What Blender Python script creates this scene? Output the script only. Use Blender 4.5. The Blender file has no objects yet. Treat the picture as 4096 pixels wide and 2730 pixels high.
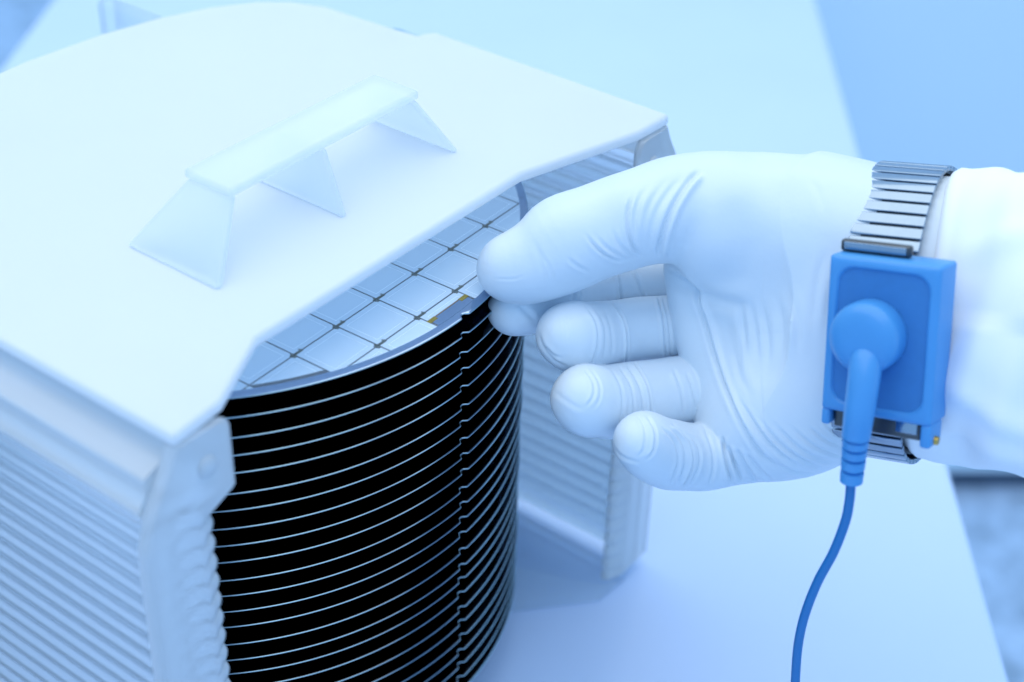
import bpy, bmesh, math, random
import numpy as np
from mathutils import Vector, Matrix

random.seed(7)
scene = bpy.context.scene
COL = scene.collection

# ------------------------------------------------------------------ camera
MM = 0.001
ZOFF = 175.0                       # top wafer stands 175 mm above the bench
CAM = np.array([-278.691295, -322.715187, 244.181866])        # millimetres
ROT = np.array([[0.604524, -0.796166, 0.025889],
                [0.444412, 0.364056, 0.818512],
                [-0.661096, -0.483305, 0.573906]])            # rows: right, up, back
FPX = 6193.31
def wv(p):
    """millimetres (top wafer centre = origin) -> Blender metres"""
    return Vector((p[0] * MM, p[1] * MM, (p[2] + ZOFF) * MM))

cam_data = bpy.data.cameras.new("camera")
cam = bpy.data.objects.new("camera", cam_data)
COL.objects.link(cam)
cam_data.sensor_width = 36.0
cam_data.lens = FPX / 4096 * 36.0
cam_data.clip_start = 0.01
cam_data.clip_end = 50.0
m = Matrix.Identity(4)
for i in range(3):
    for j in range(3):
        m[i][j] = ROT[j][i]
m.translation = wv(CAM)
cam.matrix_world = m
cam_data.dof.use_dof = True
cam_data.dof.focus_distance = 0.447
cam_data.dof.aperture_fstop = 8.0
scene.camera = cam

# ------------------------------------------------------------------ light
world = bpy.data.worlds.new("World")
scene.world = world
world.use_nodes = True
bg = world.node_tree.nodes["Background"]
bg.inputs[0].default_value = (0.345, 0.615, 1.0, 1)
bg.inputs[1].default_value = 1.18

def area(name, loc, target, sx, sy, power, color):
    d = bpy.data.lights.new(name, 'AREA')
    d.shape = 'RECTANGLE'; d.size = sx; d.size_y = sy
    d.energy = power; d.color = color
    o = bpy.data.objects.new(name, d)
    o.location = loc
    o.rotation_euler = (Vector(target) - Vector(loc)).to_track_quat('-Z', 'Y').to_euler()
    COL.objects.link(o)
    return o
area("ceiling_lamp", (0.10, 0.20, 1.55), (0.05, 0.0, 0.1), 2.4, 2.4, 26, (1.0, 0.89, 0.68))

scene.view_settings.view_transform = 'Standard'
scene.view_settings.look = 'None'
scene.view_settings.exposure = 0.0
scene.view_settings.gamma = 1.0
scene.view_settings.use_curve_mapping = False
scene.render.engine = 'CYCLES'
scene.cycles.use_denoising = True
scene.cycles.max_bounces = 14
scene.cycles.glossy_bounces = 6
scene.cycles.use_adaptive_sampling = True
scene.cycles.adaptive_threshold = 0.02
scene.cycles.diffuse_bounces = 12
scene.cycles.transmission_bounces = 4
scene.cycles.transparent_max_bounces = 16
scene.cycles.sample_clamp_indirect = 4.0

# ------------------------------------------------------------------ pixel helpers (photo seen at 2353 px wide)
SP = 4096 / 2353
def camp(xs, ys, d):
    """picture point at a real distance d (mm) -> camera-frame millimetres"""
    return np.array([(xs * SP - 2048) / FPX * d, -(ys * SP - 1365) / FPX * d, -d])
def c2w(P):
    P = np.asarray(P, dtype=float)
    return P @ ROT + CAM
def smm(r, d):
    return r * SP / FPX * d

# ------------------------------------------------------------------ object helpers
def link(name, mesh, mat=None, parent=None):
    o = bpy.data.objects.new(name, mesh)
    COL.objects.link(o)
    if mat is not None and len(mesh.materials) == 0:
        mesh.materials.append(mat)
    if parent is not None:
        o.parent = parent
    return o
def tag(o, label=None, cat=None, group=None, kind=None):
    if label: o["label"] = label
    if cat: o["category"] = cat
    if group: o["group"] = group
    if kind: o["kind"] = kind
    return o
def empty(name, loc_mm):
    o = bpy.data.objects.new(name, None)
    o.empty_display_size = 0.01
    COL.objects.link(o)
    o.location = wv(loc_mm)
    return o
def build(name, verts, faces, mat, parent=None, smooth=True, bevel=0, seg=2, angle=35, local=None):
    """verts in mm (world frame); parent empties are only translated"""
    org = parent_origin(parent)
    me = bpy.data.meshes.new(name)
    me.from_pydata([tuple(wv(v) - org) for v in verts], [], faces)
    bm = bmesh.new(); bm.from_mesh(me)
    bmesh.ops.recalc_face_normals(bm, faces=bm.faces)
    if bevel > 0:
        es = [e for e in bm.edges if len(e.link_faces) == 2 and e.calc_face_angle(0) > math.radians(angle)]
        bmesh.ops.bevel(bm, geom=es, offset=bevel * MM, segments=seg, affect='EDGES', profile=0.5, clamp_overlap=True)
    bm.to_mesh(me); bm.free()
    if smooth:
        me.polygons.foreach_set("use_smooth", [True] * len(me.polygons))
        me.set_sharp_from_angle(angle=math.radians(angle))
    return link(name, me, mat, parent)
def parent_origin(p):
    v = Vector((0, 0, 0))
    while p is not None:
        v = v + p.location
        p = p.parent
    return v
def prism(poly, z0, z1):
    n = len(poly)
    v = [(x, y, z0) for x, y in poly] + [(x, y, z1) for x, y in poly]
    f = [tuple(range(n - 1, -1, -1)), tuple(range(n, 2 * n))]
    f += [(i, (i + 1) % n, n + (i + 1) % n, n + i) for i in range(n)]
    return v, f
def prism_y(poly, y0, y1):
    """poly in (x, z), extruded along y"""
    v, f = prism(poly, y0, y1)
    return [(a, c, b) for a, b, c in v], f
def boxv(x0, x1, y0, y1, z0, z1):
    return prism([(x0, y0), (x1, y0), (x1, y1), (x0, y1)], z0, z1)
def loft(loops, close_ends=True):
    n = len(loops[0]); v = []; f = []
    for L in loops: v += [tuple(p) for p in L]
    for k in range(len(loops) - 1):
        for i in range(n):
            j = (i + 1) % n
            f.append((k * n + i, k * n + j, (k + 1) * n + j, (k + 1) * n + i))
    if close_ends:
        f.append(tuple(range(n - 1, -1, -1)))
        f.append(tuple((len(loops) - 1) * n + i for i in range(n)))
    return v, f
def tube(path, rad, n=16):
    """path list of mm points; rad list"""
    path = [np.array(p, float) for p in path]
    loops = []; up = np.array([0.31, 0.2, 0.93])
    for i, p in enumerate(path):
        t = path[min(i + 1, len(path) - 1)] - path[max(i - 1, 0)]
        t /= np.linalg.norm(t)
        a = np.cross(t, up); a /= np.linalg.norm(a); b = np.cross(t, a); up = np.cross(a, t)
        loops.append([p + rad[i] * (math.cos(2 * math.pi * k / n) * a + math.sin(2 * math.pi * k / n) * b) for k in range(n)])
    return loft(loops)
def catmull(P, n=8):
    P = [np.array(p, float) for p in P]
    P = [2 * P[0] - P[1]] + P + [2 * P[-1] - P[-2]]
    out = []
    for i in range(1, len(P) - 2):
        for k in range(n):
            t = k / n
            a, b, c, d = P[i - 1], P[i], P[i + 1], P[i + 2]
            out.append(0.5 * (2 * b + (c - a) * t + (2 * a - 5 * b + 4 * c - d) * t * t + (3 * b - a - 3 * c + d) * t ** 3))
    out.append(P[-2])
    return out

# ------------------------------------------------------------------ materials
def mat_new(name):
    mt = bpy.data.materials.new(name); mt.use_nodes = True
    nt = mt.node_tree
    return mt, nt, nt.nodes, nt.links, nt.nodes["Principled BSDF"]
def simple(name, col, rough=0.5, metal=0.0, spec=0.5, noise=0.0, nscale=60.0, bump=0.0, bscale=300.0, bdist=0.0003):
    mt, nt, N, L, p = mat_new(name)
    p.inputs["Base Color"].default_value = (*col, 1)
    p.inputs["Roughness"].default_value = rough
    p.inputs["Metallic"].default_value = metal
    p.inputs["Specular IOR Level"].default_value = spec
    tc = N.new("ShaderNodeTexCoord")
    if noise > 0:
        nz = N.new("ShaderNodeTexNoise"); nz.inputs["Scale"].default_value = nscale; nz.inputs["Detail"].default_value = 5
        L.new(tc.outputs["Object"], nz.inputs["Vector"])
        mx = N.new("ShaderNodeMix"); mx.data_type = 'RGBA'
        mx.inputs[6].default_value = (*[c * (1 - noise) for c in col], 1)
        mx.inputs[7].default_value = (*[min(1, c * (1 + noise)) for c in col], 1)
        L.new(nz.outputs["Fac"], mx.inputs[0]); L.new(mx.outputs[2], p.inputs["Base Color"])
        rm = N.new("ShaderNodeMapRange"); rm.inputs[3].default_value = rough * 0.85; rm.inputs[4].default_value = min(1, rough * 1.2)
        L.new(nz.outputs["Fac"], rm.inputs[0]); L.new(rm.outputs[0], p.inputs["Roughness"])
    if bump > 0:
        nb = N.new("ShaderNodeTexNoise"); nb.inputs["Scale"].default_value = bscale; nb.inputs["Detail"].default_value = 7; nb.inputs["Roughness"].default_value = 0.6
        L.new(tc.outputs["Object"], nb.inputs["Vector"])
        bp_ = N.new("ShaderNodeBump"); bp_.inputs["Strength"].default_value = bump; bp_.inputs["Distance"].default_value = bdist
        L.new(nb.outputs["Fac"], bp_.inputs["Height"]); L.new(bp_.outputs[0], p.inputs["Normal"])
    return mt

def plastic(name, col, transl=0.45, transp=0.10, rough=0.32, gloss=0.5):
    """milky moulded fluoropolymer: diffuse + translucent + a little clear, with a soft sheen"""
    mt = bpy.data.materials.new(name); mt.use_nodes = True
    nt = mt.node_tree; N = nt.nodes; L = nt.links
    for n in list(N): N.remove(n)
    out = N.new("ShaderNodeOutputMaterial")
    tc = N.new("ShaderNodeTexCoord")
    nz = N.new("ShaderNodeTexNoise"); nz.inputs["Scale"].default_value = 35; nz.inputs["Detail"].default_value = 6
    L.new(tc.outputs["Object"], nz.inputs["Vector"])
    mx = N.new("ShaderNodeMix"); mx.data_type = 'RGBA'
    mx.inputs[6].default_value = (*[c * 0.965 for c in col], 1); mx.inputs[7].default_value = (*col, 1)
    L.new(nz.outputs["Fac"], mx.inputs[0])
    d = N.new("ShaderNodeBsdfDiffuse"); t = N.new("ShaderNodeBsdfTranslucent"); tr = N.new("ShaderNodeBsdfTransparent")
    L.new(mx.outputs[2], d.inputs[0]); t.inputs[0].default_value = (col[0] * 0.94, col[1] * 0.985, 1.0, 1)
    tr.inputs[0].default_value = (0.95, 0.98, 1, 1)
    nb = N.new("ShaderNodeTexNoise"); nb.inputs["Scale"].default_value = 420; nb.inputs["Detail"].default_value = 3
    L.new(tc.outputs["Object"], nb.inputs["Vector"])
    bp_ = N.new("ShaderNodeBump"); bp_.inputs["Strength"].default_value = 0.05; bp_.inputs["Distance"].default_value = 0.0004
    L.new(nb.outputs["Fac"], bp_.inputs["Height"])
    m1 = N.new("ShaderNodeMixShader"); m1.inputs[0].default_value = transl
    L.new(d.outputs[0], m1.inputs[1]); L.new(t.outputs[0], m1.inputs[2])
    m2 = N.new("ShaderNodeMixShader"); m2.inputs[0].default_value = transp
    L.new(m1.outputs[0], m2.inputs[1]); L.new(tr.outputs[0], m2.inputs[2])
    g = N.new("ShaderNodeBsdfGlossy"); g.inputs["Roughness"].default_value = rough
    g.inputs[0].default_value = (1, 1, 1, 1)
    L.new(bp_.outputs[0], g.inputs["Normal"])
    fr = N.new("ShaderNodeFresnel"); fr.inputs[0].default_value = 1.38
    mu = N.new("ShaderNodeMath"); mu.operation = 'MULTIPLY'; mu.inputs[1].default_value = gloss
    L.new(fr.outputs[0], mu.inputs[0])
    m3 = N.new("ShaderNodeMixShader")
    L.new(mu.outputs[0], m3.inputs[0]); L.new(m2.outputs[0], m3.inputs[1]); L.new(g.outputs[0], m3.inputs[2])
    L.new(m3.outputs[0], out.inputs[0])
    return mt

M = {}
M['plate'] = plastic("milky_plastic", (0.95, 0.965, 0.985), 0.42, 0.05, 0.30, 0.6)
M['handle'] = plastic("milky_handle_plastic", (0.965, 0.98, 0.99), 0.48, 0.56, 0.32, 0.5)
M['wall'] = plastic("milky_thin_plastic", (0.93, 0.965, 0.99), 0.52, 0.70, 0.20, 0.8)
M['clear'] = plastic("clear_thin_plastic", (0.95, 0.975, 0.99), 0.50, 0.86, 0.25, 0.45)
M['column'] = plastic("milky_column_plastic", (0.945, 0.97, 0.99), 0.46, 0.28, 0.20, 1.0)
M['bench'] = simple("bench_laminate", (0.575, 0.705, 0.93), 0.22, 0, 0.4, 0.03, 14, 0.03, 500, 0.0002)
M['bench_edge'] = simple("bench_edging", (0.62, 0.76, 0.92), 0.3, 0, 0.4, 0.03, 30)
M['panel'] = simple("painted_panel", (0.80, 0.92, 1.0), 0.45, 0, 0.4, 0.03, 4, 0.05, 200)
M['panel_light'] = simple("pale_painted_panel", (0.88, 0.97, 1.0), 0.4, 0, 0.4, 0.03, 4)
M['kick'] = simple("dark_kick_strip", (0.06, 0.09, 0.14), 0.6, 0, 0.3, 0.1, 20)
M['silicon'] = simple("polished_silicon", (0.10, 0.115, 0.14), 0.07, 1.0, 0.5, 0.04, 90)
M['silicon_edge'] = simple("polished_wafer_edge", (0.36, 0.52, 0.80), 0.20, 1.0, 0.5, 0.75, 22)
M['silicon_top'] = simple("patterned_wafer_silicon", (0.36, 0.46, 0.62), 0.10, 1.0, 0.5, 0.05, 90)
M['street'] = simple("scribe_street_metal", (0.27, 0.29, 0.31), 0.35, 0.9, 0.5, 0.6, 2600)
M['mark'] = simple("test_pattern_metal", (0.24, 0.25, 0.22), 0.3, 0.9, 0.5, 0.7, 3200)
M['gold'] = simple("gold_test_pad", (0.50, 0.36, 0.08), 0.3, 0.8, 0.5, 0.5, 2200)
M['copper'] = simple("copper_scribe_line", (0.42, 0.26, 0.16), 0.35, 0.8, 0.5, 0.5, 2500)
M['glove'] = simple("white_nitrile_glove", (0.68, 0.76, 0.83), 0.36, 0, 0.45, 0.02, 40, 0.22, 330, 0.0004)
M['sleeve'] = simple("white_cleanroom_cloth", (0.88, 0.91, 0.95), 0.75, 0, 0.2, 0.02, 60, 0.15, 1500, 0.0002)
M['blue'] = simple("blue_abs_plastic", (0.065, 0.30, 0.66), 0.34, 0, 0.5, 0.05, 120, 0.06, 1500, 0.0001)
M['blue_panel'] = simple("blue_textured_plastic", (0.04, 0.20, 0.50), 0.55, 0, 0.4, 0.08, 400, 0.25, 2600, 0.0001)
M['blue_cord'] = simple("blue_cord_vinyl", (0.012, 0.17, 0.46), 0.36, 0, 0.5, 0.05, 200, 0.04, 900, 0.0001)
M['shade_blue'] = simple("blue_shade_color", (0.16, 0.34, 0.68), 0.4, 0, 0.5, 0.05, 60)  # shade tone, used only on the block behind the lid edge
M['steel'] = simple("brushed_steel", (0.30, 0.38, 0.47), 0.16, 1.0, 0.5, 0.08, 300)
M['dark_steel'] = simple("dark_steel", (0.10, 0.11, 0.12), 0.35, 1.0, 0.5, 0.2, 300)
M['brass'] = simple("brass_pin", (0.55, 0.38, 0.10), 0.3, 1.0, 0.5, 0.1, 300)

def speckle():
    mt, nt, N, L, p = mat_new("speckled_floor")
    tc = N.new("ShaderNodeTexCoord")
    a = N.new("ShaderNodeTexNoise"); a.inputs["Scale"].default_value = 28; a.inputs["Detail"].default_value = 6; a.inputs["Roughness"].default_value = 0.7
    L.new(tc.outputs["Object"], a.inputs["Vector"])
    r = N.new("ShaderNodeValToRGB")
    r.color_ramp.elements[0].position = 0.33; r.color_ramp.elements[0].color = (0.30, 0.40, 0.50, 1)
    r.color_ramp.elements[1].position = 0.60; r.color_ramp.elements[1].color = (0.58, 0.72, 0.88, 1)
    L.new(a.outputs["Fac"], r.inputs[0]); L.new(r.outputs[0], p.inputs["Base Color"])
    p.inputs["Roughness"].default_value = 0.45
    return mt
M['floor'] = speckle()

def die_mat():
    """mirror-bright die with its thin printed seal line (uv) """
    mt, nt, N, L, p = mat_new("wafer_die")
    uv = N.new("ShaderNodeUVMap"); sep = N.new("ShaderNodeSeparateXYZ"); L.new(uv.outputs[0], sep.inputs[0])
    def m_(op, a, b=None):
        n = N.new("ShaderNodeMath"); n.operation = op
        for i, v in enumerate((a, b)):
            if v is None: continue
            if isinstance(v, (int, float)): n.inputs[i].default_value = v
            else: L.new(v, n.inputs[i])
        return n.outputs[0]
    # distance (mm) from the die edge: uv hold mm from die centre
    ax = m_('SUBTRACT', 17.296 / 2, m_('ABSOLUTE', sep.outputs[0]))
    ay = m_('SUBTRACT', 14.888 / 2, m_('ABSOLUTE', sep.outputs[1]))
    dm = m_('MINIMUM', ax, ay)
    line = m_('LESS_THAN', m_('ABSOLUTE', m_('SUBTRACT', dm, 2.0)), 0.05)
    tc = N.new("ShaderNodeTexCoord")
    nz = N.new("ShaderNodeTexNoise"); nz.inputs["Scale"].default_value = 30; L.new(tc.outputs["Object"], nz.inputs["Vector"])
    mx = N.new("ShaderNodeMix"); mx.data_type = 'RGBA'
    mx.inputs[6].default_value = (0.74, 0.88, 1.0, 1); mx.inputs[7].default_value = (0.80, 0.92, 1.0, 1)
    L.new(nz.outputs["Fac"], mx.inputs[0])
    m2 = N.new("ShaderNodeMix"); m2.data_type = 'RGBA'; m2.inputs[7].default_value = (0.93, 0.98, 1.0, 1)
    L.new(line, m2.inputs[0]); L.new(mx.outputs[2], m2.inputs[6]); L.new(m2.outputs[2], p.inputs["Base Color"])
    mr = m_('ADD', 0.16, m_('MULTIPLY', line, 0.3)); L.new(mr, p.inputs["Roughness"])
    p.inputs["Metallic"].default_value = 0.28
    return mt
M['die'] = die_mat()

# ------------------------------------------------------------------ setting: bench, floor, cabinet
ang = math.radians(34.4)
eu = np.array([math.cos(ang), math.sin(ang)]); en = np.array([-math.sin(ang), math.cos(ang)])
def bench_pt(u, n): return tuple(eu * u + en * n)
TZ = -175.0
bpoly = [bench_pt(-900, -282), bench_pt(2600, -282), bench_pt(2600, 240), bench_pt(-900, 240)]
v, f = prism([tuple(p) for p in bpoly], TZ - 30, TZ)
b = build("bench_top", v, f, M['bench'], None, True, 4.0, 4)
tag(b, kind="structure")
v, f = boxv(-3500, 6000, -4500, 6500, -930, -900)
tag(build("floor", v, f, M['floor'], None, False), kind="structure")
# bench carcass so that the top does not float
cp = [bench_pt(-850, -180), bench_pt(2550, -180), bench_pt(2550, 200), bench_pt(-850, 200)]
v, f = prism([tuple(p) for p in cp], -900, TZ - 30.5)
tag(build("bench_base", v, f, M['panel'], None, True, 2.0), kind="structure")

cu = np.array([0.63, -0.777]); cu /= np.linalg.norm(cu); cn = np.array([cu[1], -cu[0]])   # towards the camera
c0 = np.array([1128., 53.])
cabinet = empty("cabinet", (c0[0], c0[1], -900))
tag(cabinet, "blue painted cabinet standing beyond the right edge of the bench", "cabinet")
def cab_box(u0, u1, n0, n1, z0, z1):
    P = [c0 + cu * u + cn * n for u, n in ((u0, n0), (u1, n0), (u1, n1), (u0, n1))]
    return prism([tuple(p) for p in P], z0, z1)
v, f = cab_box(-900, 62, -420, 0, -868, 1100)
build("door_panel", v, f, M['panel'], cabinet, True, 3.0, 3)
v, f = cab_box(68, 1100, -420, 6, -868, 1100)
build("door_panel", v, f, M['panel_light'], cabinet, True, 3.0, 3)
v, f = cab_box(-890, 1090, -400, -14, -900, -868.5)
build("kick_strip", v, f, M['kick'], cabinet, False)

# ------------------------------------------------------------------ wafer cassette
HX, FY = 104.2, -101.6
cas = empty("wafer_cassette", (0, 0, TZ))
tag(cas, "milky white plastic wafer cassette with a bridge handle on top", "wafer cassette")

def back_outline():
    pts = [(105, -5.5), (101.5, -3.2), (99, -2.6), (98.0, 8), (96.8, 38), (92, 50), (84, 59.5), (70, 68.5), (52, 75), (30, 79.5), (0, 81.5)]
    return pts + [(-x, y) for x, y in reversed(pts[:-1])]
outline = [(-HX, FY), (-88.0, -100.2), (-64.4, -88.2), (44, -88.2), (88.5, -100.6), (HX, FY)] + back_outline()
v, f = prism(outline, 21.0, 25.0)
plate = build("top_plate", v, f, M['plate'], cas, True, 1.5, 4, 25)
# bottom plate, same outline
outline2 = [(-HX, FY), (-88.0, -100.2), (-52, -70), (52, -70), (87.5, -100.6), (HX, FY)] + back_outline()
v, f = prism(outline2, TZ + 0.3, TZ + 6)
build("base_plate", v, f, M['clear'], cas, True, 1.2, 3, 25)

# handle: raised strip on three legs, end legs splayed
handle = build("handle", *prism([(-41.5, -57.8), (34.5, -57.8), (34.5, -40.2), (-41.5, -40.2)], 42.3, 45.3), M['handle'], cas, True, 1.2, 4)
for xb, xt, t in ((-55.5, -39.8, 2.4), (-8.2, -5.6, 2.4), (41.0, 32.6, 2.4)):
    yf, yb, tf, tb = -66.5, -31.8, -57.2, -40.8
    h = t / 2
    vv = []
    for (x, y0, y1, z) in ((xb, yf, yb, 25.3), (xt, tf, tb, 42.0)):
        vv += [(x - h, y0, z), (x + h, y0, z), (x + h, y1, z), (x - h, y1, z)]
    ff = [(3, 2, 1, 0), (4, 5, 6, 7), (0, 1, 5, 4), (1, 2, 6, 5), (2, 3, 7, 6), (3, 0, 4, 7)]
    build("leg", vv, ff, M['handle'], handle, True, 0.9, 3)

PITCH = 6.35
NW = 25
# front columns: flange on top, below it a toothed bevel whose teeth lie between the wafers
OUT_Z = [TZ + 6.2, -80, -14, -4, 4.2, 9.5, 15.3, 20.8]
OUT_X = [-117.6, -117.0, -116.2, -115.6, -113.2, -110.2, -106.6, -104.0]
def column(sgn):
    zs = [20.8, 20.4, 19.6, 18.4, 16.8, 14.5, 12, 9.5, 7, 4.2, 2, 0.4, -0.6, -1.6, -2.8, -4.0, -5.2]
    z = -5.2 - PITCH / 10
    while z > TZ + 7:
        zs.append(z); z -= PITCH / 10
    zs.append(TZ + 6.2)
    loops = []
    for z in zs:
        xo = float(np.interp(z, OUT_Z, OUT_X))
        fl = float(np.interp(z, [-5.2, -0.6], [0, 1]))          # 1 = flange, 0 = toothed
        ph = ((-z - PITCH / 2) / PITCH + 0.5) % 1.0 - 0.5       # 0 at tooth centre
        tooth = math.sqrt(max(0.0, 1 - (ph / 0.54) ** 2)) * (1 - fl)
        top_r = float(np.interp(z, [16.8, 18.4, 19.6, 20.4, 20.8], [0, .25, .9, 1.7, 2.6]))
        ax = -99.6 * (1 - fl) + (-88.3 - top_r) * fl
        bx, by = (-94.9 + 2.1 * tooth) * (1 - fl) + (-86.8 - top_r) * fl, -97.6 * (1 - fl) + -100.9 * fl
        lift = 1.15 * tooth
        P = [(xo + 0.0, -98.6), (xo, -100.4), (xo + .35, -101.3), (xo + 1.2, -101.8), ((xo + ax) / 2, -101.8), (ax - .8, -101.8),
             (ax + .1, -101.65)]
        for t, lw in ((.3, .5), (.6, .85), (.85, 1.0)):
            P.append((ax + (bx - ax) * t + .25 * lift * lw, -101.65 + (by + 101.65) * t - lift * lw))
        P += [(bx, by), (bx - .1, by + .7), (bx - .9, by + 1.4), ((bx + xo) / 2, -96.9 if fl < .5 else by + 3.2), (xo + .6, -97.4)]
        loops.append([(sgn * -x, y, z) for x, y in P])
    v, f = loft(loops)
    c = build("front_column", v, f, M['column'], cas, True, 0, 2, 42)
    loops = []
    for r, hh in ((2.9, 0.0), (2.7, 0.8), (2.1, 1.2), (0.6, 1.4)):
        loops.append([(sgn * 95.6 + r * math.cos(a), -101.75 - hh, 10.8 + r * math.sin(a)) for a in [2 * math.pi * k / 24 for k in range(24)]])
    v, f = loft(loops)
    build("dimple", v, f, M['column'], c, True)
    return c
for s_ in (-1, 1):
    column(s_)

# slot ribs: rounded teeth between the wafers
def rib_mesh(sgn, org):
    prof = [(-110.2, -1.9), (-103.0, -1.65), (-100.2, -1.35), (-98.8, -0.8), (-98.4, 0), (-98.8, 0.8), (-100.2, 1.35), (-103.0, 1.65), (-110.2, 1.9)]
    loops = []
    for y, inset, sc in ((-96.4, 2.0, .6), (-96.0, 1.0, .9), (-94, 0.5, 1), (-60, 0, 1), (-20, -1.0, 1), (-14, -0.5, .6)):
        loops.append([(sgn * -(max(x - inset * (1 if x > -110 else 0), -110.2)), y, z * sc) for x, z in prof])
    v, f = loft(loops)
    me = bpy.data.meshes.new("slot_rib")
    me.from_pydata([(a * MM, b_ * MM, c * MM) for a, b_, c in v], [], f)
    bm = bmesh.new(); bm.from_mesh(me); bmesh.ops.recalc_face_normals(bm, faces=bm.faces); bm.to_mesh(me); bm.free()
    me.polygons.foreach_set("use_smooth", [True] * len(me.polygons))
    me.materials.append(M['clear'])
    return me
for sgn in (-1, 1):
    me = rib_mesh(sgn, None)
    for k in range(NW):
        o = link("slot_rib", me, None, cas)
        o.location = (0, 0, (-PITCH * (k + 0.5) - 0.0 - TZ) * MM)

# side walls swept round to the back: a smooth stepped shoulder under the lid, ribbed below
def sweep(name, sgn, prof, mat, ang_=50):
    path = [(-99.5, FY + 4.6), (-99.5, -70), (-99.5, -40), (-99.5, -10), (-99.5, 6), (-98.6, 22), (-95.5, 38), (-89.5, 50), (-80, 60), (-66, 68.5), (-50, 74.5)]
    P = [np.array(p) for p in path]
    loops = []
    for i, p in enumerate(P):
        t = P[min(i + 1, len(P) - 1)] - P[max(i - 1, 0)]; t /= np.linalg.norm(t)
        n = np.array([-t[1], t[0]])
        loops.append([(sgn * -(p[0] + n[0] * r), p[1] + n[1] * r, z_) for r, z_ in prof])
    v, f = loft(loops)
    return build(name, v, f, mat, cas, True, 0, 2, ang_)
def side_wall(sgn):
    sh = [(0.5, 20.7), (2.6, 20.6), (3.0, 20.0), (3.3, 18.0), (4.2, 16.6), (6.2, 15.4), (9.4, 14.2), (10.5, 13.75), (11.0, 13.3), (11.15, 12.7), (11.0, 12.0),
          (10.9, 10.0), (11.3, 8.6), (12.6, 6.9), (13.5, 6.1), (13.8, 5.5), (13.7, 4.8), (13.2, 3.4), (12.9, 2.9),
          (10.9, 2.9), (9.6, 5.5), (8.6, 9.0), (7.2, 11.6), (3.2, 13.6), (0.5, 15.0)]
    sweep("wall_shoulder", sgn, sh, M['column'], 60)
    prof = []
    z = 2.6
    while z > TZ + 9:
        for k in range(8):
            zz = z - PITCH * k / 8
            prof.append((13.3 + 1.35 * math.cos(2 * math.pi * (zz + 0.5 * PITCH) / PITCH), zz))
        z -= PITCH
    prof += [(14, TZ + 6.2), (11.0, TZ + 6.2), (11.0, -80), (11.0, 2.6)]
    sweep("side_wall", sgn, prof, M['wall'])
side_wall(-1); side_wall(1)
v, f = boxv(-52, 52, 75.2, 78.2, TZ + 6.2, 20.8)
build("back_wall", v, f, M['wall'], cas, True, 1.0)
for sx in (-1, 1):
    v, f = boxv(sx * 54.5 - 3.5, sx * 54.5 + 3.5, 73.5, 108, TZ + 0.3, 22.5)
    build("rear_foot", v, f, M['clear'], cas, True, 2.0, 3)

v, f = boxv(100.5, 112.5, 1.5, 20, -40, 18.0)  # added block, no real part: its blue imitates the shadow behind the lid
build("shade_block", v, f, M['shade_blue'], cas, True, 3.0, 4)

# ------------------------------------------------------------------ wafers
PSI = math.radians(-87.8)
def wafer_outline(r, notch):
    pts = []
    n = 300
    hw = 1.75 / 100
    for i in range(n):
        a = PSI + 2 * math.pi * i / n
        da = abs((a - PSI + math.pi) % (2 * math.pi) - math.pi)
        if da < hw * 1.15: continue
        pts.append((a, r))
    nt_ = [(-1.12, 0.0), (-0.95, 0.10), (-0.42, 1.15), (-0.2, 1.32), (0.2, 1.32), (0.42, 1.15), (0.95, 0.10), (1.12, 0.0)]
    pts += [(PSI + 2 * math.pi + k * hw, r - d * notch) for k, d in nt_]
    pts.sort(key=lambda q_: (q_[0] - PSI - hw * 1.13) % (2 * math.pi))
    return [(rr * math.cos(a), rr * math.sin(a)) for a, rr in pts]
def wafer_mesh(name, mat):
    loops = []
    for r, z in ((99.60, -0.20), (99.88, -0.13), (100.0, 0.02), (100.0, 0.12), (99.86, 0.27), (99.50, 0.36)):
        loops.append([(x * MM, y * MM, z * MM) for x, y in wafer_outline(r, 1.0)])
    v, f = loft(loops)
    me = bpy.data.meshes.new(name)
    me.from_pydata(v, [], f)
    bm = bmesh.new(); bm.from_mesh(me); bmesh.ops.recalc_face_normals(bm, faces=bm.faces); bm.to_mesh(me); bm.free()
    me.polygons.foreach_set("use_smooth", [True] * len(me.polygons))
    me.set_sharp_from_angle(angle=math.radians(38))
    me.materials.append(mat); me.materials.append(M['silicon_edge'])
    for p in me.polygons:
        if abs(p.normal.z) < 0.9: p.material_index = 1
    return me
ORD = ["topmost", "second", "third", "fourth", "fifth", "sixth", "seventh", "eighth", "ninth", "tenth", "eleventh", "twelfth", "thirteenth",
       "fourteenth", "fifteenth", "sixteenth", "seventeenth", "eighteenth", "nineteenth", "twentieth", "twenty-first", "twenty-second",
       "twenty-third", "twenty-fourth", "bottom"]
me_plain = wafer_mesh("silicon_wafer", M['silicon'])
GRP = "silicon wafers stacked in the cassette"
for k in range(1, NW):
    o = link("silicon_wafer", me_plain)
    o.location = wv((random.uniform(-.25, .25), random.uniform(-.3, .3), -PITCH * k + random.uniform(-.22, .22)))
    o.rotation_euler = (random.uniform(-.0012, .0012), random.uniform(-.0012, .0012), random.uniform(-.005, .005))
    tag(o, ("%s dark silicon wafer from the top of the stack" % ORD[k]) if k < NW - 1 else "bottom dark silicon wafer of the stack in the cassette", "wafer", GRP)

top = empty("silicon_wafer", (0, 0, 0))
tag(top, "topmost silicon wafer with a shiny die grid, its edge pinched by gloved fingers", "wafer", GRP)
link("disc", wafer_mesh("disc", M['silicon_top']), None, top)
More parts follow.
